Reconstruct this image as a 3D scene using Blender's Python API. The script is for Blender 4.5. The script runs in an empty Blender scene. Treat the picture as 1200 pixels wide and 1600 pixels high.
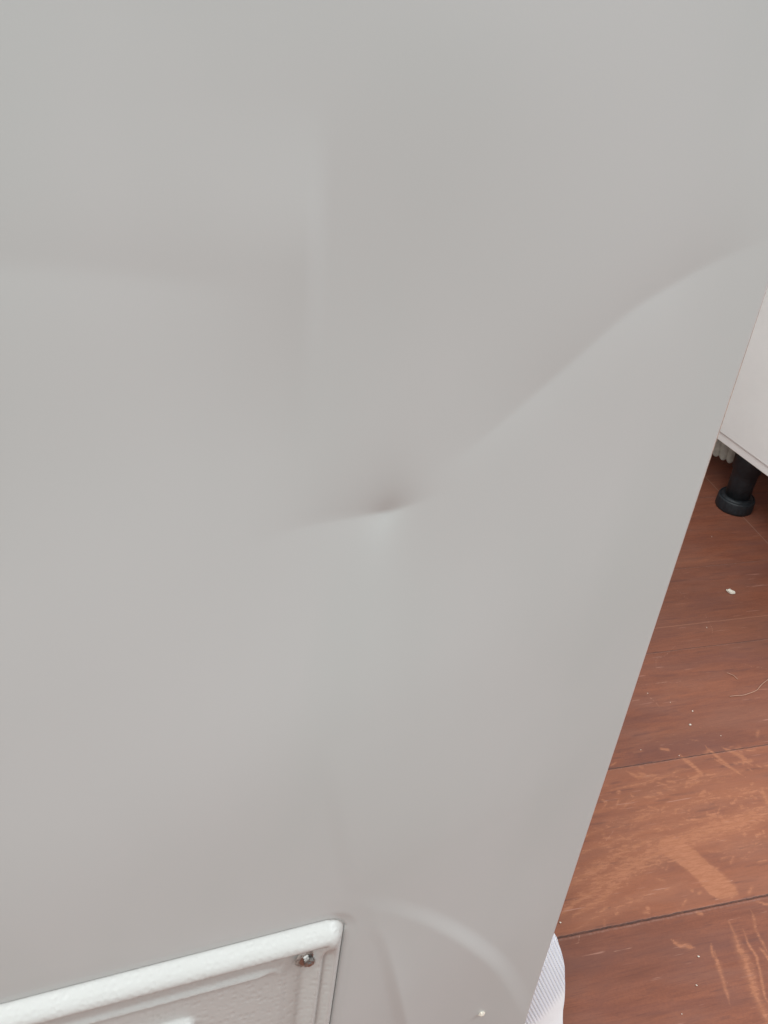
import bpy, bmesh, math, random
import numpy as np
from mathutils import Vector, Matrix
random.seed(7)
S = bpy.context.scene
C = S.collection

# ------------------------------------------------------------------ camera
cam = bpy.data.cameras.new('camera')
cam_o = bpy.data.objects.new('camera', cam); C.objects.link(cam_o)
RX, RY, RZ = (0.9317, -0.1131, 0.3452), (-0.3466, -0.5611, 0.7517), (0.1087, -0.82, -0.562)
m3 = Matrix((( RX[0], -RX[1], -RX[2]), (RY[0], -RY[1], -RY[2]), (RZ[0], -RZ[1], -RZ[2])))
cam_o.matrix_world = Matrix.Translation((0, -0.323, 0.8)) @ m3.to_4x4()
cam.sensor_fit = 'VERTICAL'; cam.sensor_height = 24; cam.lens = 24 * 1660 / 1600
cam.clip_start = 0.01; cam.clip_end = 50
S.camera = cam_o

# ------------------------------------------------------------------ light
w = bpy.data.worlds.new('World'); S.world = w; w.use_nodes = True
nt = w.node_tree; nt.nodes.clear()
out = nt.nodes.new('ShaderNodeOutputWorld'); bg = nt.nodes.new('ShaderNodeBackground')
tc = nt.nodes.new('ShaderNodeTexCoord'); sep = nt.nodes.new('ShaderNodeSeparateXYZ')
rp = nt.nodes.new('ShaderNodeValToRGB')
mr = nt.nodes.new('ShaderNodeMapRange'); mr.inputs[1].default_value = -1; mr.inputs[2].default_value = 1
nt.links.new(tc.outputs['Generated'], sep.inputs[0]); nt.links.new(sep.outputs[2], mr.inputs[0])
nt.links.new(mr.outputs[0], rp.inputs[0]); nt.links.new(rp.outputs[0], bg.inputs[0]); nt.links.new(bg.outputs[0], out.inputs[0])
rp.color_ramp.elements[0].color = (.34, .28, .25, 1); rp.color_ramp.elements[0].position = .3
rp.color_ramp.elements[1].color = (.93, .98, 1.0, 1); rp.color_ramp.elements[1].position = .85
bg.inputs[1].default_value = 0.42

def area(name, loc, target, size, power, col):
    l = bpy.data.lights.new(name, 'AREA'); l.shape = 'RECTANGLE'; l.size, l.size_y = size
    l.energy = power; l.color = col
    o = bpy.data.objects.new(name, l); C.objects.link(o); o.location = loc
    o.rotation_euler = (Vector(target) - Vector(loc)).to_track_quat('-Z', 'Y').to_euler()
    return o
area('window_light', (-2.0, -2.3, 2.2), (.4, .2, .2), (1.7, 1.5), 60, (.975, 1, 1))
area('overhead_fill', (-.5, -.15, 2.7), (.4, .3, 0), (1.8, 1.6), 56, (.97, 1, .995))  # unseen overhead fill, added to lift floor, cabinet and cover rim
area('side_window_light', (2.7, -.75, 2.1), (.4, .1, .1), (1.1, 1.2), 64, (.93, .965, 1))

S.view_settings.view_transform = 'Standard'; S.view_settings.look = 'None'
S.view_settings.gamma = 1; S.view_settings.exposure = 0
S.view_settings.use_curve_mapping = False

# ------------------------------------------------------------------ helpers
def link(name, me, mat, parent=None):
    o = bpy.data.objects.new(name, me); C.objects.link(o)
    if mat: me.materials.append(mat)
    if parent: o.parent = parent
    return o
def empty(name, loc=(0, 0, 0), rz=0):
    o = bpy.data.objects.new(name, None); C.objects.link(o)
    o.location = loc; o.rotation_euler = (0, 0, rz); o.empty_display_size = .05
    return o
def tag(o, label=None, cat=None, group=None, kind=None):
    if label: o['label'] = label
    if cat: o['category'] = cat
    if group: o['group'] = group
    if kind: o['kind'] = kind
    return o
def bm_obj(name, bm, mat, parent=None, smooth=False):
    me = bpy.data.meshes.new(name); bm.to_mesh(me); bm.free()
    if smooth:
        for p in me.polygons: p.use_smooth = True
    return link(name, me, mat, parent)
def box(name, lo, hi, mat, parent=None, bev=.001, seg=2):
    bm = bmesh.new(); bmesh.ops.create_cube(bm, size=1)
    for v in bm.verts:
        v.co = [lo[i] + (v.co[i] + .5) * (hi[i] - lo[i]) for i in range(3)]
    if bev: bmesh.ops.bevel(bm, geom=bm.edges[:], offset=bev, segments=seg, profile=.5, affect='EDGES')
    return bm_obj(name, bm, mat, parent)
def grid_mesh(name, P, mat, parent=None, keep=None, smooth=True):
    """P: (rows, cols, 3)"""
    r, c, _ = P.shape
    idx = np.arange(r * c).reshape(r, c)
    q = np.stack([idx[:-1, :-1], idx[:-1, 1:], idx[1:, 1:], idx[1:, :-1]], -1)
    q = q[keep] if keep is not None else q.reshape(-1, 4)
    me = bpy.data.meshes.new(name)
    me.vertices.add(r * c); me.vertices.foreach_set('co', P.reshape(-1).astype(np.float32))
    n = len(q)
    me.loops.add(n * 4); me.loops.foreach_set('vertex_index', q.reshape(-1).astype(np.int32))
    me.polygons.add(n); me.polygons.foreach_set('loop_start', np.arange(0, n * 4, 4, dtype=np.int32))
    try: me.polygons.foreach_set('loop_total', np.full(n, 4, dtype=np.int32))
    except Exception: pass
    me.polygons.foreach_set('use_smooth', np.full(n, smooth))
    me.update(calc_edges=True); me.validate()
    return link(name, me, mat, parent)
def lathe(name, prof, mat, parent=None, n=48, loc=(0, 0, 0)):
    P = np.zeros((len(prof), n + 1, 3))
    for i, (r, z) in enumerate(prof):
        a = np.linspace(0, 2 * math.pi, n + 1)
        P[i, :, 0] = r * np.cos(a); P[i, :, 1] = r * np.sin(a); P[i, :, 2] = z
    o = grid_mesh(name, P[:, ::1], mat, parent)
    bm = bmesh.new(); bm.from_mesh(o.data)
    bmesh.ops.remove_doubles(bm, verts=bm.verts, dist=1e-6); bmesh.ops.recalc_face_normals(bm, faces=bm.faces)
    bm.to_mesh(o.data); bm.free(); o.location = loc
    return o

class NT:
    def __init__(s, name):
        s.m = bpy.data.materials.new(name); s.m.use_nodes = True
        s.t = s.m.node_tree; s.b = s.t.nodes['Principled BSDF']
    def n(s, typ, **kw):
        x = s.t.nodes.new(typ)
        for k, v in kw.items(): setattr(x, k, v)
        return x
    def put(s, sock, v):
        if isinstance(v, bpy.types.NodeSocket): s.t.links.new(v, sock)
        elif v is not None: sock.default_value = v
    def math(s, op, a, b=None, c=None, clamp=False):
        x = s.n('ShaderNodeMath', operation=op, use_clamp=clamp)
        for i, v in enumerate((a, b, c)): 
            if v is not None: s.put(x.inputs[i], v)
        return x.outputs[0]
    def map(s, v, a, b, c=0., d=1., smooth=True):
        x = s.n('ShaderNodeMapRange'); x.interpolation_type = 'SMOOTHSTEP' if smooth else 'LINEAR'
        s.put(x.inputs[0], v)
        for i, k in enumerate((a, b, c, d)): s.put(x.inputs[i + 1], k)
        return x.outputs[0]
    def noise(s, vec, scale, detail=4, rough=.6, dist=0):
        x = s.n('ShaderNodeTexNoise'); s.put(x.inputs['Vector'], vec)
        x.inputs['Scale'].default_value = scale; x.inputs['Detail'].default_value = detail
        x.inputs['Roughness'].default_value = rough; x.inputs['Distortion'].default_value = dist
        return x.outputs[0]
    def mix(s, f, a, b):
        x = s.n('ShaderNodeMix', data_type='RGBA'); s.put(x.inputs[0], f)
        s.put(x.inputs[6], a); s.put(x.inputs[7], b); return x.outputs[2]
    def obj(s): return s.n('ShaderNodeTexCoord').outputs['Object']
    def scale(s, vec, sc, rot=(0, 0, 0)):
        x = s.n('ShaderNodeMapping'); s.put(x.inputs[0], vec)
        x.inputs['Scale'].default_value = sc; x.inputs['Rotation'].default_value = rot; return x.outputs[0]
    def bump(s, h, strength, dist, normal=None):
        x = s.n('ShaderNodeBump'); s.put(x.inputs['Height'], h)
        x.inputs['Strength'].default_value = strength; x.inputs['Distance'].default_value = dist
        if normal: s.put(x.inputs['Normal'], normal)
        return x.outputs[0]
def rgb(r, g, b): return (r, g, b, 1)
def srgb(r, g, b):
    f = lambda c: (c / 255 / 12.92) if c < 11 else (((c / 255) + .055) / 1.055) ** 2.4
    return (f(r), f(g), f(b), 1)

def simple(name, col, rough=.5, noise_amt=.04, nscale=60, bump=0, bscale=400, **kw):
    k = NT(name); o = k.obj()
    nz = k.noise(o, nscale, 5)
    dark = tuple(c * (1 - noise_amt * 2) for c in col[:3]) + (1,)
    k.put(k.b.inputs['Base Color'], k.mix(k.map(nz, .3, .7), dark, col))
    k.put(k.b.inputs['Roughness'], k.map(nz, .2, .8, rough * .85, min(1, rough * 1.15)))
    if bump: k.put(k.b.inputs['Normal'], k.bump(k.noise(o, bscale, 3), bump, .0004))
    for a, v in kw.items(): k.b.inputs[a].default_value = v
    return k.m

# ------------------------------------------------------------------ materials
# white enamelled sheet steel: faint orange peel, hazy smears
k = NT('white_enamel'); o = k.obj()
smear = k.noise(k.scale(o, (1, 1, .45)), 7, 3, .5, .4)
fine = k.noise(o, 900, 2, .5)
k.put(k.b.inputs['Base Color'], k.mix(k.map(smear, .3, .7), rgb(.520, .552, .540), rgb(.550, .572, .564)))
k.put(k.b.inputs['Roughness'], k.map(smear, .3, .7, .30, .38))
k.b.inputs['Coat Weight'].default_value = .25; k.b.inputs['Coat Roughness'].default_value = .22
k.put(k.b.inputs['Normal'], k.bump(fine, .05, .0003))
ENAMEL = k.m
# moulded white plastic with a woven grain
k = NT('grained_white_plastic'); o = k.obj()
sx = k.n('ShaderNodeSeparateXYZ'); k.put(sx.inputs[0], k.n('ShaderNodeVectorMath', operation='ADD').outputs[0])
va = sx.inputs[0].links[0].from_node; k.put(va.inputs[0], o)
nv = k.n('ShaderNodeTexNoise'); k.put(nv.inputs['Vector'], o); nv.inputs['Scale'].default_value = 60
vs = k.n('ShaderNodeVectorMath', operation='SCALE'); k.put(vs.inputs[0], nv.outputs[1]); vs.inputs[3].default_value = .0022
k.put(va.inputs[1], vs.outputs[0])
arc = k.math('ADD', sx.outputs[2], k.math('MULTIPLY', sx.outputs[1], 1.0))
u = k.math('SINE', k.math('MULTIPLY', k.math('ADD', sx.outputs[0], k.math('MULTIPLY', arc, .62)), 2 * math.pi / .0046))
v = k.math('SINE', k.math('MULTIPLY', k.math('SUBTRACT', sx.outputs[0], k.math('MULTIPLY', arc, .62)), 2 * math.pi / .0046))
cmb = k.n('ShaderNodeCombineXYZ'); k.put(cmb.inputs[0], sx.outputs[0]); k.put(cmb.inputs[1], k.math('MULTIPLY', arc, .75))
vor = k.n('ShaderNodeTexVoronoi'); k.put(vor.inputs['Vector'], cmb.outputs[0]); vor.inputs['Scale'].default_value = 260; vor.inputs['Randomness'].default_value = .55
h = k.map(vor.outputs['Distance'], .05, .6)
k.put(k.b.inputs['Base Color'], k.mix(k.noise(o, 30, 4), rgb(.545, .552, .53), rgb(.575, .58, .56)))
k.b.inputs['Roughness'].default_value = .42
k.put(k.b.inputs['Normal'], k.bump(h, .33, .0006, k.bump(k.noise(o, 250, 3), .15, .0006)))
GRAIN = k.m
STEEL = simple('screw_steel', rgb(.50, .50, .49), .32, .15, 900, Metallic=1.0)
RUBBER = simple('black_plastic', rgb(.016, .021, .026), .5, .25, 200, .3)
CABW = simple('white_melamine', rgb(.87, .865, .845), .45, .015, 20, .1)
BAND = simple('white_edge_banding', rgb(.86, .84, .82), .4, .02, 30)
DARKEDGE = simple('dark_chipboard_underside', rgb(.03, .028, .026), .8, .2, 200)
CRUMB = simple('plaster_crumb', rgb(.80, .74, .64), .9, .1, 900, .4)
HAIR = simple('pale_fibre', rgb(.50, .30, .21), .6, .1, 300)
SCRAP = simple('pale_grey_foam', rgb(.66, .64, .56), .75, .12, 120, .4, 500)
# packaging sleeve: raised lozenge texture fading to smooth film
k = NT('ribbed_packaging_film'); o = k.obj()
sx = k.n('ShaderNodeSeparateXYZ'); k.put(sx.inputs[0], o)
d1 = k.math('ADD', k.math('MULTIPLY', sx.outputs[0], .95), k.math('MULTIPLY', sx.outputs[2], .45))
d2 = k.math('SUBTRACT', k.math('MULTIPLY', sx.outputs[0], .5), k.math('MULTIPLY', sx.outputs[2], .9))
a = k.math('SINE', k.math('MULTIPLY', d1, 2 * math.pi / .0026)); b = k.math('SINE', k.math('MULTIPLY', d2, 2 * math.pi / .0034))
hh = k.math('ADD', k.math('MULTIPLY', a, .8), k.math('MULTIPLY', b, .9))
msk = k.math('MULTIPLY', k.map(sx.outputs[2], .056, .078), k.map(hh, -.9, .7))
k.put(k.b.inputs['Base Color'], k.mix(msk, rgb(.90, .915, .93), rgb(.76, .80, .90)))
k.b.inputs['Roughness'].default_value = .5
k.put(k.b.inputs['Normal'], k.bump(msk, 1.0, .0009, k.bump(k.noise(o, 60, 3), .2, .002)))
FILM = k.m

# reddish laminate floor, worn and scuffed (mask "wear" holds the dry scrape marks)
SEAMS = dict(E=.1390, D=.3070, Cc=.4625, A=.6080)
k = NT('worn_red_brown_boards'); o = k.obj()
sx = k.n('ShaderNodeSeparateXYZ'); k.put(sx.inputs[0], o); X, Y = sx.outputs[0], sx.outputs[1]
at = k.n('ShaderNodeAttribute', attribute_name='wear'); asep = k.n('ShaderNodeSeparateColor')
k.put(asep.inputs[0], at.outputs['Color'])
wear, tone, fleck = asep.outputs[0], asep.outputs[1], asep.outputs[2]
g1 = k.noise(k.scale(o, (1.0, 10, 1)), 9, 10, .80, .35)       # broad grain
g2 = k.noise(k.scale(o, (1.2, 26, 1)), 30, 4, .7)             # fine fibre
g3 = k.noise(k.scale(o, (1, 4, 1)), 9, 4, .6, .4)            # blotches
g4 = k.noise(k.scale(o, (1, 2.0, 1)), 190, 4, .7)            # broken edge of scrapes
g5 = k.noise(k.scale(o, (1.0, 7, 1)), 70, 8, .8, .3)
g6 = k.noise(o, 38, 6, .7, .6)
c = k.mix(k.map(g1, .25, .75, smooth=False), rgb(.160, .052, .031), rgb(.345, .122, .066))
c = k.mix(k.math('MULTIPLY', k.map(k.noise(o, 420, 3, .7), .35, .75), .35), c, rgb(.14, .05, .036))
c = k.mix(k.math('MULTIPLY', k.map(g3, .4, .7), .55), c, rgb(.230, .098, .068))
c = k.mix(k.math('MULTIPLY', k.map(g2, .54, .66), .42), c, rgb(.105, .042, .034))
c = k.mix(k.math('MULTIPLY', k.map(g5, .58, .70), .30), c, rgb(.42, .17, .105))
mid = k.math('MULTIPLY', k.math('GREATER_THAN', Y, .139), k.math('LESS_THAN', Y, .307))
c = k.mix(k.math('MULTIPLY', mid, .30), c, rgb(.40, .150, .078))
c = k.mix(k.math('MULTIPLY', k.math('SUBTRACT', 1., mid), .10), c, rgb(.135, .052, .040))
c = k.mix(k.math('MULTIPLY', k.map(k.noise(k.scale(o, (1, 5, 1)), 5, 5, .65, .6), .48, .68), .40), c, rgb(.15, .060, .050))
c = k.mix(k.math('MULTIPLY', tone, .7), c, rgb(.125, .052, .042))
brk = k.math('ADD', wear, k.math('ADD', k.math('MULTIPLY', k.math('SUBTRACT', g4, .5), 1.35), k.math('MULTIPLY', k.math('SUBTRACT', g5, .5), 1.3)))
brk = k.math('ADD', brk, k.math('MULTIPLY', k.math('SUBTRACT', g6, .5), .8))
wm = k.math('MULTIPLY', k.map(brk, .44, .62), k.map(wear, .02, .3))
wc = k.mix(k.map(g5, .38, .62), rgb(.37, .145, .072), rgb(.48, .20, .11))
c = k.mix(k.math('MULTIPLY', k.map(wear, 0, .8), .5), c, wc)
c = k.mix(k.math('MULTIPLY', wm, .5), c, wc)
# faint crossing scratches
for ang, scx, lo in ((63, 55, .70), (118, 40, .71), (84, 70, .72)):
    sc_ = k.noise(k.scale(o, (2.2, scx, 1), (0, 0, math.radians(ang))), 7, 3, .55)
    c = k.mix(k.math('MULTIPLY', k.map(sc_, lo - .02, lo + .03), .45), c, rgb(.52, .28, .21))
c = k.mix(k.map(fleck, .3, .8), c, rgb(.62, .36, .26))
wob = k.math('MULTIPLY', k.math('SUBTRACT', k.noise(k.scale(o, (40, 1, 1)), 3, 4), .5), .0016)
Yw = k.math('ADD', Y, wob)
hgt = None
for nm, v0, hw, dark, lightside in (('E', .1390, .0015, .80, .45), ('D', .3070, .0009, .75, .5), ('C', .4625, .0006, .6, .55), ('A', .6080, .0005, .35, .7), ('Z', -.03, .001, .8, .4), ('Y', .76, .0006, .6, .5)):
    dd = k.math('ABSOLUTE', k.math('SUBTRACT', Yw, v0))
    lit = k.map(k.math('ABSOLUTE', k.math('SUBTRACT', Yw, v0 + (-hw * 1.6))), 0, hw * 1.1, 1, 0)  # greyish glint painted into the colour along one side of each seam
    glint = k.map(k.noise(k.scale(o, (25, 1, 1)), 12, 4), .42, .62)
    c = k.mix(k.math('MULTIPLY', k.math('MULTIPLY', lit, lightside), k.map(glint, 0, 1, .35, 1)), c, rgb(.33, .19, .15))
    mk = k.map(dd, hw * .45, hw, 1, 0)
    brk_ = k.map(k.noise(k.scale(o, (30, 200, 1)), 6, 4, .7), .36, .56, .45, 1)
    c = k.mix(k.math('MULTIPLY', k.math('MULTIPLY', mk, brk_), dark), c, rgb(.026, .018, .018))
    hgt = mk if hgt is None else k.math('MAXIMUM', hgt, mk)
# long pale knife line and the short end joint by the cabinet foot
ln = k.map(k.math('ABSOLUTE', k.math('SUBTRACT', Yw, .5028)), .0003, .0010, 1, 0)
c = k.mix(k.math('MULTIPLY', ln, .5), c, rgb(.40, .19, .12))
jx = k.map(k.math('ABSOLUTE', k.math('SUBTRACT', X, .9465)), .0003, .0009, 1, 0)
jm = k.math('MULTIPLY', jx, k.math('MULTIPLY', k.math('GREATER_THAN', Y, .608), k.math('LESS_THAN', Y, .83)))
c = k.mix(k.math('MULTIPLY', jm, .6), c, rgb(.33, .20, .15))
k.put(k.b.inputs['Base Color'], c)
k.put(k.b.inputs['Roughness'], k.math('ADD', k.map(g3, .3, .7, .40, .54), k.math('MULTIPLY', wm, .2), clamp=True))
b1 = k.bump(k.math('SUBTRACT', k.math('MULTIPLY', g2, .25), k.math('MULTIPLY', hgt, 3)), .35, .0006)
k.put(k.b.inputs['Normal'], k.bump(k.math('ADD', g4, wm), .18, .0004, b1))
k.b.inputs['Specular IOR Level'].default_value = .38
FLOOR = k.m

# ------------------------------------------------------------------ floor
ANG = math.radians(-4.35); ca, sa = math.cos(ANG), math.sin(ANG)
def toloc(p): return (p[0] * ca + p[1] * sa, -p[0] * sa + p[1] * ca)
xs = np.concatenate([np.linspace(-2.2, .30, 40), np.arange(.3012, 1.06, .0014), np.linspace(1.07, 3.2, 30)])
ys = np.concatenate([np.linspace(-2.4, -.06, 40), np.arange(-.0585, .86, .0014), np.linspace(.87, 3.2, 30)])
GX, GY = np.meshgrid(xs, ys)
ST = np.random.RandomState(5).uniform(0, 1, 97)
def stroke(pts, wid, soft=.5, taper=True, hairs=.55):
    """mask 0..1 of a brush stroke through world points"""
    pts = [toloc(p) for p in pts]; L = [0]
    for a, b in zip(pts, pts[1:]): L.append(L[-1] + math.dist(a, b))
    m = np.zeros_like(GX)
    for i, (a, b) in enumerate(zip(pts, pts[1:])):
        dx, dy = b[0] - a[0], b[1] - a[1]; l2 = dx * dx + dy * dy
        t = np.clip(((GX - a[0]) * dx + (GY - a[1]) * dy) / l2, 0, 1)
        d = np.hypot(GX - a[0] - t * dx, GY - a[1] - t * dy)
        s = (L[i] + t * math.sqrt(l2)) / L[-1]
        sd = ((GX - a[0]) * dy - (GY - a[1]) * dx) / math.sqrt(l2)
        wd = wid * (np.clip(np.minimum(s, 1 - s) * 6, .35, 1) if taper else 1)
        q = sd / .0016 + 40; iq = np.floor(q).astype(int); fq = q - iq
        st = ST[iq % 97] * (1 - fq) + ST[(iq + 1) % 97] * fq
        end = np.clip(1 - np.minimum(s, 1 - s) * 4, 0, 1)          # frayed towards the ends
        m = np.maximum(m, np.clip((1 - d / wd) / soft, 0, 1) * (1 - hairs * st * (.45 + .55 * end)))
    return m
rs = np.random.RandomState(11)
def vnoise(cell):
    nx, ny = int(6 / cell) + 3, int(6 / cell) + 3
    # only the fine part of the sheet needs it: wrap a 256 table
    T = rs.uniform(-1, 1, (256, 256)); fx = (GX + 3) / cell; fy = (GY + 3) / cell
    ix, iy = np.floor(fx).astype(int), np.floor(fy).astype(int); u, v = fx - ix, fy - iy
    u, v = u * u * (3 - 2 * u), v * v * (3 - 2 * v)
    g = lambda a, b: T[a % 256, b % 256]
    return (g(ix, iy) * (1 - u) + g(ix + 1, iy) * u) * (1 - v) + (g(ix, iy + 1) * (1 - u) + g(ix + 1, iy + 1) * u) * v
GX0, GY0 = GX, GY
WX = vnoise(.035) * .003 + vnoise(.012) * .0016 + vnoise(.005) * .0006
WY = vnoise(.035) * .003 + vnoise(.012) * .0014 + vnoise(.005) * .0005
GX, GY = GX0 + WX, GY0 + WY
wearm = np.zeros_like(GX)
def add(m, s): 
    global wearm
    wearm = np.maximum(wearm, m * s)
add(stroke([(.566, .163), (.579, .1435), (.585, .1238), (.589, .1073)], .015, .3, False, .35), 1.0)
add(stroke([(.4315, .1293), (.479, .1432), (.5273, .1547), (.5782, .1669), (.6336, .1713), (.72, .1724)], .022, 1), .80)
add(stroke([(.42, .145), (.4576, .1528), (.5231, .1708), (.5848, .1768)], .013, 1), .72)
add(stroke([(.44, .123), (.475, .132), (.51, .147)], .010, 1), .75)
add(stroke([(.5748, .0792), (.5668, .0539), (.5572, .0254), (.5494, -.0078), (.54, -.05)], .0075, .9), .70)
add(stroke([(.5835, .072), (.5741, .0453), (.5633, .0175), (.556, -.01)], .0028, .8), .66)
add(stroke([(.5422, .0547), (.5342, .0322), (.5266, .0106)], .0035, .8), .66)
add(stroke([(.5837, .0489), (.5823, .0334)], .0035, .8), .8)
add(stroke([(.6, .085), (.592, .06), (.585, .03)], .003, .8), .52)
add(stroke([(.6454, .2622), (.6494, .2502), (.6533, .2349), (.6339, .2296)], .0055, .7), .80)
add(stroke([(.681, .2667), (.6867, .2514), (.6942, .2223)], .0035, .6), .75)
add(stroke([(.6798, .2532), (.69, .235), (.6948, .2177)], .002, .6), .8)
add(stroke([(.70, .262), (.712, .245), (.716, .232)], .005, .8), .72)
add(stroke([(.5761, .258), (.5847, .247), (.6059, .244)], .005, .7), .78)
add(stroke([(.5433, .241), (.5866, .2379), (.6453, .2441)], .006, .9), .62)
add(stroke([(.5133, .0792), (.5181, .0714), (.5267, .0643)], .004, .8), .72)
add(stroke([(.70, .197), (.694, .178)], .009, .8), .70)
add(stroke([(.5415, .0613), (.5385, .0495)], .003, .8), .62)
add(stroke([(.51, .222), (.60, .226), (.70, .228)], .018, 1), .50)
add(stroke([(.49, .198), (.58, .204), (.72, .196)], .024, 1), .56)
add(stroke([(.47, .178), (.57, .187), (.66, .182)], .012, 1), .60)
add(stroke([(.60, .15), (.64, .142), (.70, .14)], .022, 1), .52)
add(stroke([(.43, .113), (.5, .12), (.56, .125)], .014, 1), .50)
add(stroke([(.45, .02), (.50, -.03)], .05, 1), .22)
add(stroke([(.60, .29), (.72, .29), (.80, .30)], .03, 1), .30)
add(stroke([(.66, .33), (.70, .35), (.78, .33)], .03, 1), .28)
add(stroke([(.72, .44), (.84, .43), (.95, .43)], .03, 1), .26)
add(stroke([(.80, .56), (.92, .55)], .02, 1), .34)
tone = np.zeros_like(GX); MOTT = 0
for pts, wd, s in (([(.41, .08), (.46, .075), (.53, .075)], .035, .55), ([(.53, .225), (.60, .232), (.68, .225)], .010, .45),
                   ([(.60, .275), (.68, .28), (.75, .26)], .018, .6), ([(.66, .30), (.72, .29), (.80, .31)], .02, .4),
                   ([(.50, .16), (.54, .15), (.57, .148)], .010, .5), ([(.9, .50), (1.0, .52)], .03, .35),
                   ([(.40, .10), (.44, .105), (.52, .10)], .012, .4), ([(.56, .32), (.66, .325)], .012, .35)):
    tone = np.maximum(tone, stroke(pts, wd, 1) * s)
fleckm = np.zeros_like(GX)
for pts, wd in (([(.7059, .2773), (.7022, .282), (.6986, .286)], .0016), ([(.80, .52), (.805, .50), (.807, .485)], .0016), ([(.86, .60), (.865, .592)], .002),
                ([(.80, .37), (.83, .352), (.86, .348)], .0016), ([(.65, .37), (.71, .36)], .0016), ([(.62, .345), (.66, .343)], .0014), ([(.86, .38), (.88, .37)], .0018),
                ([(.66, .355), (.665, .325)], .0014), ([(.81, .46), (.80, .43), (.79, .41)], .0015), ([(.74, .415), (.70, .40), (.69, .385)], .0014)):
    fleckm = np.maximum(fleckm, stroke(pts, wd, 1, False) * .6)
GX, GY = GX0, GY0
def dash(arr, x, y, ang, ln, wd, val):
    ix = np.searchsorted(xs, [x - ln, x + ln]); iy = np.searchsorted(ys, [y - ln, y + ln])
    sl = (slice(iy[0], iy[1]), slice(ix[0], ix[1])); gx, gy = GX0[sl] - x, GY0[sl] - y
    c_, s_ = math.cos(ang), math.sin(ang); u = gx * c_ + gy * s_; v = -gx * s_ + gy * c_ + (gx * c_ + gy * s_) ** 2 * rnd0.uniform(-6, 6)
    arr[sl] = np.maximum(arr[sl], np.clip(1 - np.abs(v) / wd, 0, 1) * np.clip(2 - 2 * np.abs(u) / (ln * .5), 0, 1) * val)
rnd0 = random.Random(21)
for _ in range(520):      # short scrapes, most along the boards, some across them
    x, y = rnd0.uniform(.38, 1.0), rnd0.uniform(-.04, .7)
    ang = rnd0.gauss(0, .12) if rnd0.random() < .62 else rnd0.choice([-1, 1]) * rnd0.uniform(.5, 1.3)
    dash(fleckm, x, y, ang, rnd0.uniform(.006, .035), rnd0.uniform(.0010, .0017), rnd0.uniform(.25, .62) * (1.0 if y < .3 else .8))
for _ in range(420):      # dark nicks in the grain
    x, y = rnd0.uniform(.38, 1.0), rnd0.uniform(-.04, .7)
    dash(tone, x, y, rnd0.gauss(0, .06), rnd0.uniform(.008, .045), rnd0.uniform(.0010, .0020), rnd0.uniform(.5, 1.0))
for _ in range(260):      # mottled scraping in the worn board
    x, y = rnd0.uniform(.45, .74), rnd0.gauss(.235, .045)
    dash(wearm, x, y, rnd0.gauss(0, .5), rnd0.uniform(.005, .02), rnd0.uniform(.0015, .004), rnd0.uniform(.5, .85))
P = np.stack([GX, GY, np.zeros_like(GX)], -1)
fl = grid_mesh('floor', P, FLOOR, smooth=False)
fl.rotation_euler[2] = ANG; fl['kind'] = 'structure'
ca_ = fl.data.color_attributes.new('wear', 'FLOAT_COLOR', 'POINT')
ca_.data.foreach_set('color', np.stack([wearm, tone, fleckm, np.ones_like(GX)], -1).reshape(-1).astype(np.float32))

# ------------------------------------------------------------------ washing machine (side panel dented)
wm_ = tag(empty('washing_machine', (0.008, .3, 0)), 'white appliance whose large flat side panel is creased and dented', 'washing machine')
OFF = np.array([.008, .3, 0])
def sdist(x, z, pts):
    """signed distance (+ below/right of a left-to-right line) and 0..1 position along it"""
    L = [0]
    for a, b in zip(pts, pts[1:]): L.append(L[-1] + math.dist(a, b))
    best = np.full_like(x, 1e9); sg = np.ones_like(x); tt = np.zeros_like(x)
    for i, (a, b) in enumerate(zip(pts, pts[1:])):
        dx, dz = b[0] - a[0], b[1] - a[1]; l2 = dx * dx + dz * dz
        tr = ((x - a[0]) * dx + (z - a[1]) * dz) / l2; t = np.clip(tr, 0, 1)
        d = np.hypot(x - a[0] - t * dx, z - a[1] - t * dz)
        cr = ((x - a[0]) * dz - (z - a[1]) * dx)
        u = d < best
        best = np.where(u, d, best); sg = np.where(u, np.sign(cr), sg); tt = np.where(u, (L[i] + t * math.sqrt(l2)) / L[-1], tt)
    return best * sg, tt
def smooth_poly(pts, n=8):
    pts = [np.array(p, float) for p in pts]; q = [2 * pts[0] - pts[1]] + pts + [2 * pts[-1] - pts[-2]]; o = []
    for i in range(1, len(q) - 2):
        for j in range(n):
            t = j / n; p0, p1, p2, p3 = q[i - 1:i + 3]
            o.append(tuple(.5 * (2 * p1 + (p2 - p0) * t + (2 * p0 - 5 * p1 + 4 * p2 - p3) * t * t + (3 * p1 - p0 - 3 * p2 + p3) * t ** 3)))
    o.append(tuple(pts[-1])); return o
def sstep(a, b, x):
    t = np.clip((x - a) / (b - a), 0, 1); return t * t * (3 - 2 * t)
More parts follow.
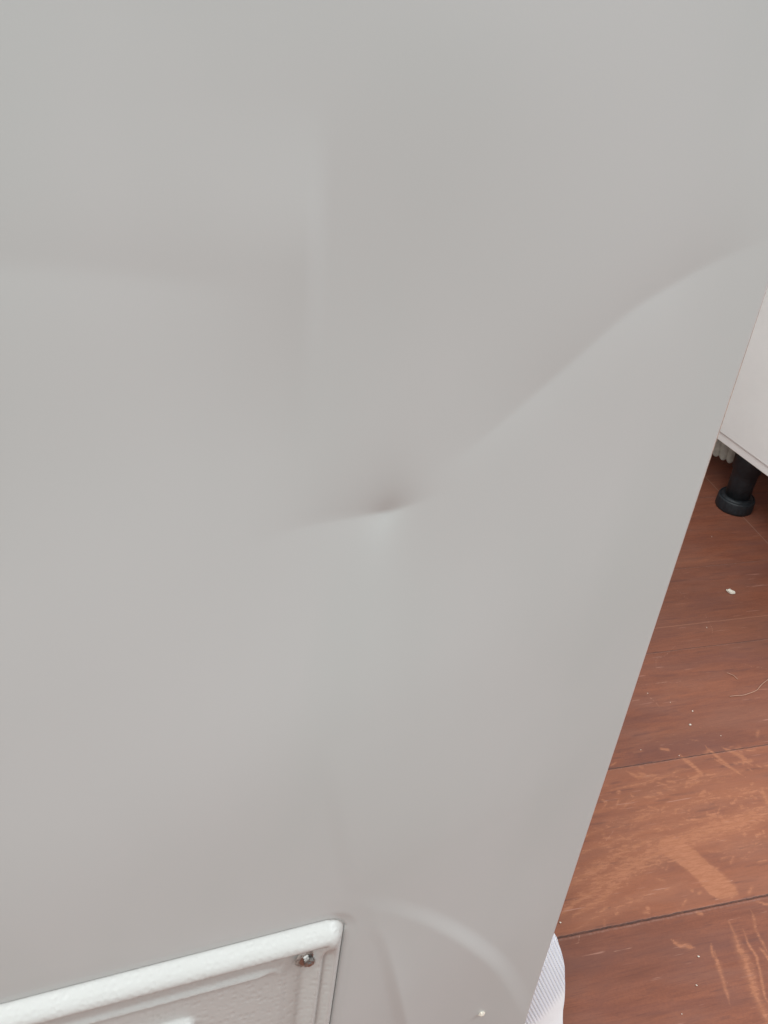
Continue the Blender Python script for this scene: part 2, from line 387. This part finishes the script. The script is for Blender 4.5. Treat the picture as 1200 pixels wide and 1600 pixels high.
def dent_field(x, z):
    d = np.zeros_like(x)                                      # + = pushed in
    ab = lambda s, e: np.sqrt(s * s + e * e)
    # sharp central dent
    s, t = sdist(x, z, smooth_poly([(.095, .552), (.1134, .5566), (.1319, .5585), (.1483, .5590), (.1593, .5608), (.175, .566)]))
    gx = np.exp(-((x - .1490) / .0078) ** 2)
    d += .0014 * gx * np.exp(-ab(s, .0010) / np.where(s < 0, .0062, .012))
    gx2 = np.exp(-((x - .146) / np.where(x < .146, .030, .018)) ** 2)
    d += .0024 * gx2 * np.exp(-ab(s, .0016) / np.where(s < 0, .018, .038))
    # long crease running up to the right edge
    s, t = sdist(x, z, smooth_poly([(.1593, .5680), (.1786, .5825), (.1887, .5905), (.2056, .6065), (.2223, .6223), (.2409, .6404), (.2583, .6517), (.2762, .6616), (.2979, .6696), (.33, .676)]))
    amp = sstep(.0, .35, t) * (1 - sstep(.62, .97, t))
    d += .0017 * amp * np.exp(-ab(s, .0010) / np.where(s < 0, .020, .024))
    # soft vertical ridge above the dent
    c0 = .1085 + .004 * np.sin((z - .5) * 14)
    ft = sstep(.59, .69, z) * (1 - sstep(.665, .720, z))
    d += -.0015 * ft * sstep(-.0045, .0045, c0 - x) * np.exp(-np.clip(c0 - x - .004, 0, 1) / .050)
    # buckle entering from the left
    s, t = sdist(x, z, smooth_poly([(-.08, .674), (.0111, .6681), (.0393, .6651), (.0737, .6594), (.10, .652)]))
    d += .0010 * (1 - sstep(.72, 1., t)) * np.exp(-ab(s, .003) / np.where(s < 0, .03, .03))
    # band at the bottom right, a rolled ridge
    s, t = sdist(x, z, smooth_poly([(.150, .3055), (.1700, .2925), (.1900, .2790), (.2158, .2564), (.2469, .2208), (.2776, .1761), (.3111, .1067), (.33, .07)]))
    amp = sstep(.0, .45, t)
    d += -.0018 * amp * sstep(-.0085, .0065, s) * np.exp(-np.clip(s - .004, 0, 1) / .045)
    # folds by the corner of the cover
    s, t = sdist(x, z, smooth_poly([(.1665, .2930), (.1708, .2836), (.1770, .2620), (.1858, .2375), (.2058, .1595), (.215, .12)]))
    amp = sstep(.0, .25, t)
    amp = sstep(.0, .7, t)
    d += -.0019 * amp * sstep(-.0045, .0045, -s) * np.exp(-np.clip(-s - .003, 0, 1) / .016)
    s, t = sdist(x, z, smooth_poly([(.1340, .4250), (.1409, .3910), (.1480, .3550), (.1565, .3147), (.165, .295)]))
    d += -.0005 * np.sin(np.pi * t) * sstep(-.006, .006, -s) * np.exp(-np.clip(-s, 0, 1) / .05)
    # gentle oil-canning
    d += .0006 * np.sin(x * 13 + 1.0) * np.sin(z * 11 + .6) + .0003 * np.sin(x * 31 + z * 17) + .00015 * np.sin(z * 43 - x * 22 + 1.5)
    d += .0075 * np.exp(-(((x - .14) / .17) ** 2 + ((z - .58) / .14) ** 2))
    return d

CX1, CZ1, CR = .1580, .2840, .0115       # top right corner of the service cover, corner radius
CX0, CZ0 = -.150, .075
def rr(x, z, x0, x1, z0, z1, r):
    """inside distance from a rounded rectangle outline (+ inside)"""
    qx = np.abs(x - (x0 + x1) / 2) - (x1 - x0) / 2 + r; qz = np.abs(z - (z0 + z1) / 2) - (z1 - z0) / 2 + r
    return -(np.hypot(np.maximum(qx, 0), np.maximum(qz, 0)) + np.minimum(np.maximum(qx, qz), 0) - r)
# side panel with a rounded fold at its right edge and an opening for the cover
PX0, PX1, PZ0, PZ1 = -.2925, .3085, .025, .838
xs = np.concatenate([np.arange(PX0, -.06, .006), np.arange(-.06, .3035, .0012), np.array([.3045, .3052, .3060, .3066, .3071, .3075, .3078, .3081, .3083, .30845, PX1])])
zs = np.concatenate([np.arange(PZ0, .085, .005), np.arange(.085, .76, .0013), np.arange(.762, PZ1, .005), [PZ1]])
X, Z = np.meshgrid(xs, zs)
ed = sstep(0, .012, PX1 - X) * .9 + .1
D = dent_field(X, Z)
for _ in range(3):                       # where a dented point shows when seen obliquely
    Db = np.clip(D, -.02, .02)
    D = dent_field(X - Db * X / (Db + .323), Z - Db * (Z - .8) / (Db + .323))
D = D * (.35 + .65 * sstep(0, .05, PX1 - X))
fold = .0036 * (1 - np.sqrt(np.clip(1 - (np.clip(X - (PX1 - .0042), 0, 1) / .0042) ** 2, 0, 1)))
# dish pressed for the cover: shallow drawn edge then drop
ins = rr(X, Z, CX0, CX1, CZ0, CZ1, CR)
D = D * (1 - sstep(-.02, 0, ins)) + .014 * sstep(-.0002, .0014, ins) + .0009 * sstep(-.008, -.001, ins) 
P = np.stack([X, D + fold, Z], -1) - OFF
keepv = ins < .004
keep = keepv[:-1, :-1] | keepv[1:, 1:] | keepv[:-1, 1:] | keepv[1:, :-1]
sp = grid_mesh('side_panel', P, ENAMEL, wm_, keep=keep)
# back-fold of the panel, body, lid and plinth feet
box('body', (-.298 - OFF[0] + .001, .0175 - .3, .025), (.3060 - .008, .60 - .3, .838), ENAMEL, wm_, .002)
box('panel_flange', (.3066 - .008, .0024 - .3, .0255), (.3084 - .008, .0170 - .3, .8375), simple('panel_edge_floor_reflection', rgb(.55, .42, .33), .5, .2, 300), wm_, .0004, 1)  # brown flange colour stands in for the floor reflected along the edge
box('lid', (-.304 - .008, -.006 - .3, .8385), (.314 - .008, .604 - .3, .862), simple('white_lid_laminate', rgb(.8, .8, .79), .4, .02, 30), wm_, .004, 3)
for sx_ in (-.25, .262):
    for sy_ in (.06, .54):
        lathe('foot', [(0, 0), (.019, 0), (.020, .002), (.020, .009), (.018, .011), (.006, .012), (.006, .026), (0, .026)], RUBBER, wm_, 24, (sx_ - .008, sy_ - .3, 0))
# service cover: raised grained border bead, sunk field with pressed ribs
xs = np.arange(CX0, CX1 + .0006, .0010); zs = np.arange(CZ0, CZ1 + .0006, .0010)
X, Z = np.meshgrid(xs, zs)
s = rr(X, Z, CX0 + .0006, CX1 - .0006, CZ0 + .0006, CZ1 - .0006, CR)
def sm_interp(s, xp, fp, sig=.0008):
    g = np.arange(-.004, .04, .0001); f = np.interp(g, xp, fp)
    kr = np.exp(-(np.arange(-30, 31) * .0001 / sig) ** 2 / 2); kr /= kr.sum()
    return np.interp(s, g[30:-30], np.convolve(f, kr, 'same')[30:-30])
def prof(s):
    a = sm_interp(s, [-.02, 0, .0004, .0012, .0028, .0055, .009, .0125, .0155, .0175, .0195, .024, 1],
                  [-.003, -.002, -.0006, .0008, .0034, .0066, .0086, .0088, .0074, .0048, .0020, -.0018, -.0024])
    return a
h = prof(s * 1.22) * .88
# right bead narrower with a shallow double line
side = sstep(.0, .02, (X - (CX1 - .030))) * sstep(0, .02, (CZ1 - .012) - Z)
sideh = sm_interp(s, [-.02, 0, .0006, .002, .0045, .0075, .010, .0135, .0175, .02, 1], [-.003, -.002, .000, .0030, .0050, .0014, .0006, .0042, .0002, -.0020, -.0024], .0006)
h = h * (1 - side) + sideh * side
r2 = rr(X, Z, CX0 + .035, .1255, CZ0 + .035, .2505, .010)
h += .0022 * np.exp(-((r2 - .0022) / .0021) ** 2) * (1 - .7 * sstep(.0, .012, X - .108) )
r3 = rr(X, Z, CX0 + .06, .0755, CZ0 + .06, .2265, .008)
h += .0060 * sstep(0, .0045, r3) * (1 - sstep(.012, .02, r3)) 
h -= .0003 * np.exp(-((s - .0215) / .0012) ** 2)
P = np.stack([X, -h, Z], -1) - OFF
cv = grid_mesh('service_cover', P, GRAIN, wm_)
cv['label'] = 'grained white plastic cover with a raised rounded border'
# screw
sc = bpy.data.objects.new('screw', None)
bm = bmesh.new()
hx, hz, hy = .1378, .2540, -.0005
bmesh.ops.create_cone(bm, cap_ends=True, segments=32, radius1=.0052, radius2=.0052, depth=.0006, matrix=Matrix.Translation((0, 0, .0003)))
bmesh.ops.create_cone(bm, cap_ends=True, segments=6, radius1=.0031, radius2=.0029, depth=.0026, matrix=Matrix.Translation((0, 0, .0020)))
bmesh.ops.create_cone(bm, cap_ends=True, segments=24, radius1=.0024, radius2=.0012, depth=.0008, matrix=Matrix.Translation((0, 0, .0036)))
bmesh.ops.transform(bm, matrix=Matrix.Rotation(math.radians(90), 4, 'X'), verts=bm.verts)
scw = bm_obj('screw', bm, STEEL, cv); scw.location = (hx - OFF[0], -.0004 - OFF[1], hz)
bm = bmesh.new()
bmesh.ops.create_cone(bm, cap_ends=True, segments=32, radius1=.0078, radius2=.0070, depth=.0008)
bmesh.ops.transform(bm, matrix=Matrix.Rotation(math.radians(90), 4, 'X'), verts=bm.verts)
ws = bm_obj('washer', bm, simple('aged_brass_washer', rgb(.50, .47, .43), .45, .3, 600, Metallic=.2), cv); ws.location = (hx - OFF[0], -.0004 - OFF[1], hz)

# ------------------------------------------------------------------ kitchen cabinet on adjustable legs
cab = tag(empty('kitchen_cabinet', (.9665, .600, 0), math.radians(6.2)), 'white melamine cabinet raised off the floor on a black plastic leg', 'cabinet')
box('carcass', (.018, -.34, .1005), (.62, 1.3, .86), CABW, cab, .0008)
box('bottom_edge', (.0008, -.34, .100), (.0175, 1.3, .1130), BAND, cab, .0010)
box('door', (-.0014, -.337, .1132), (.0172, 1.297, .857), CABW, cab, .0012, 3)
for lx, ly in ((.0395, .055), (.50, .055), (.50, 1.22), (.0395, 1.22)):
    lg = lathe('leg', [(0, .012), (.0176, .012), (.0180, .05), (.0186, .062), (.0204, .064), (.0215, .080), (.0225, .0995), (0, .0995)], RUBBER, cab, 48, (lx, ly, 0))
    ft = lathe('foot', [(0, 0), (.0255, 0), (.0266, .001), (.0268, .004), (.0262, .0165), (.0255, .0182), (.0244, .0188), (.0234, .0180), (.0226, .0178), (.0212, .0192), (.0195, .0205), (.0170, .0208), (0, .0208)], RUBBER, None, 64)
    ft.parent = lg
    fl_ = box('flange', (-.024, -.030, .0935), (.024, .022, .0995), RUBBER, None, .0012); fl_.parent = lg

# ------------------------------------------------------------------ pleated pale scrap behind the cabinet leg
rows, cols = 26, 60
P = np.zeros((rows, cols, 3))
for i in range(rows):
    for j in range(cols):
        a = j / (cols - 1); b = i / (rows - 1)
        lobe = abs(math.sin(a * math.pi * 4)) ** .6
        z = .004 + .060 * b + (1 - b) * (.012 * (1 - lobe) + .010 * abs(a - .6))
        P[i, j] = ((a - .5) * .052 * (.85 + .25 * b), -.0065 * lobe * (1 - .5 * b) + .006 * b * b - .004 * math.sin(a * 3), z)
scr = grid_mesh('plastic_scrap', P, SCRAP)
md = scr.modifiers.new('thick', 'SOLIDIFY'); md.thickness = .003; md.offset = 1
scr.location = (1.062, .768, 0); scr.rotation_euler = (math.radians(-12), 0, math.radians(-38))
tag(scr, 'pale grey pleated plastic scrap on the floor behind the black cabinet leg', 'plastic scrap')

# ------------------------------------------------------------------ packaging sleeve behind the panel edge
zt = .140
zr = [0, .0052, .0272, .045, .0616, .0715, .0887, .106, .12, .14]
xr = [.3720, .3710, .3672, .3644, .3640, .3634, .3601, .3553, .3503, .338]
rows, cols = 60, 40
P = np.zeros((rows, cols, 3))
for i in range(rows):
    z = zt * i / (rows - 1); x1 = np.interp(z, zr, xr) + .0004 * math.sin(z * 150); yr = .02 + .2 * z
    x0 = .312
    for j in range(cols):
        a = j / (cols - 1); x = x0 + a * (x1 - x0)
        fx = max(.3285 + z * .03 - x, 0)        # fold line, left of it the sheet turns back
        P[i, j] = (x, .006 + (yr - .006) * a ** .9 + .35 * fx, z)
pk = grid_mesh('packaging_sheet', P, FILM)
md = pk.modifiers.new('sub', 'SUBSURF'); md.levels = 1; md.render_levels = 1
md = pk.modifiers.new('thick', 'SOLIDIFY'); md.thickness = .0022; md.offset = 1
tag(pk, 'white ribbed packaging sheet standing behind the lower right edge of the dented panel', 'packaging')

# ------------------------------------------------------------------ crumbs, specks and a fibre
def crumb(name, loc, r, seed, sq=(1, 1, .6), rz=0):
    bm = bmesh.new(); bmesh.ops.create_icosphere(bm, subdivisions=2, radius=r)
    rnd = random.Random(seed)
    for v in bm.verts:
        v.co = Vector([v.co[i] * sq[i] for i in range(3)]) * (1 + rnd.uniform(-.28, .28))
    o = bm_obj(name, bm, CRUMB); o.location = loc; o.rotation_euler = (0, 0, rz); return o
tag(crumb('crumb', (.8699, .4869, .0018), .0042, 3, (1.25, .8, .55), -.9), 'largest pale plaster crumb lying alone on the floorboards near the cabinet leg', 'crumb')
tag(crumb('crumb', (.2664, -.0020, .1372), .0021, 5, (1, .8, 1)), 'small white crumb stuck to the bottom of the dented panel', 'crumb')
proto = crumb('dust_speck', (.6799, .2976, .0007), .0012, 8)
rnd = random.Random(4)
spk = [(.6059, .2798), (.481, .0157), (.5254, .0565), (.7966, .4341), (.6775, .333), (.4235, .1204), (.7042, .2749), (.695, .315), (.642, .262), (.92, .5994), (.66, .352), (.508, .034)]
spots = [proto]
for x, y in spk:
    c_ = proto.copy(); C.objects.link(c_); c_.location = (x, y, .0006); c_.rotation_euler[2] = rnd.uniform(0, 6); sc1 = rnd.uniform(.4, .8); c_.scale = (sc1, sc1 * rnd.uniform(.5, 1), sc1)
    spots.append(c_)
for c_ in spots: tag(c_, 'tiny pale dust speck scattered on the red-brown floorboards', 'speck', 'dust specks on the floorboards')
def fibre(name, pts, r, label):
    cu = bpy.data.curves.new(name, 'CURVE'); cu.dimensions = '3D'; sp_ = cu.splines.new('POLY')
    q = smooth_poly(pts, 6); sp_.points.add(len(q) - 1)
    for i, p in enumerate(q): sp_.points[i].co = (p[0], p[1], .0006 + r + .0003 * math.sin(i), 1)
    cu.bevel_depth = r; cu.bevel_resolution = 2
    tmp = bpy.data.objects.new(name, cu); me = bpy.data.meshes.new_from_object(tmp); bpy.data.objects.remove(tmp)
    me.name = name; me.materials.clear()
    o = link(name, me, HAIR); tag(o, label, 'fibre'); return o
fibre('fibre', [(.7512, .3238), (.7718, .3218), (.7893, .3248), (.7986, .3299), (.8147, .3367)], .00035, 'long curved pale fibre lying on the floorboards')
fibre('fibre', [(.7715, .3580), (.7760, .3540), (.7785, .3458)], .0003, 'short pale fibre on the floorboards above the long curved one')
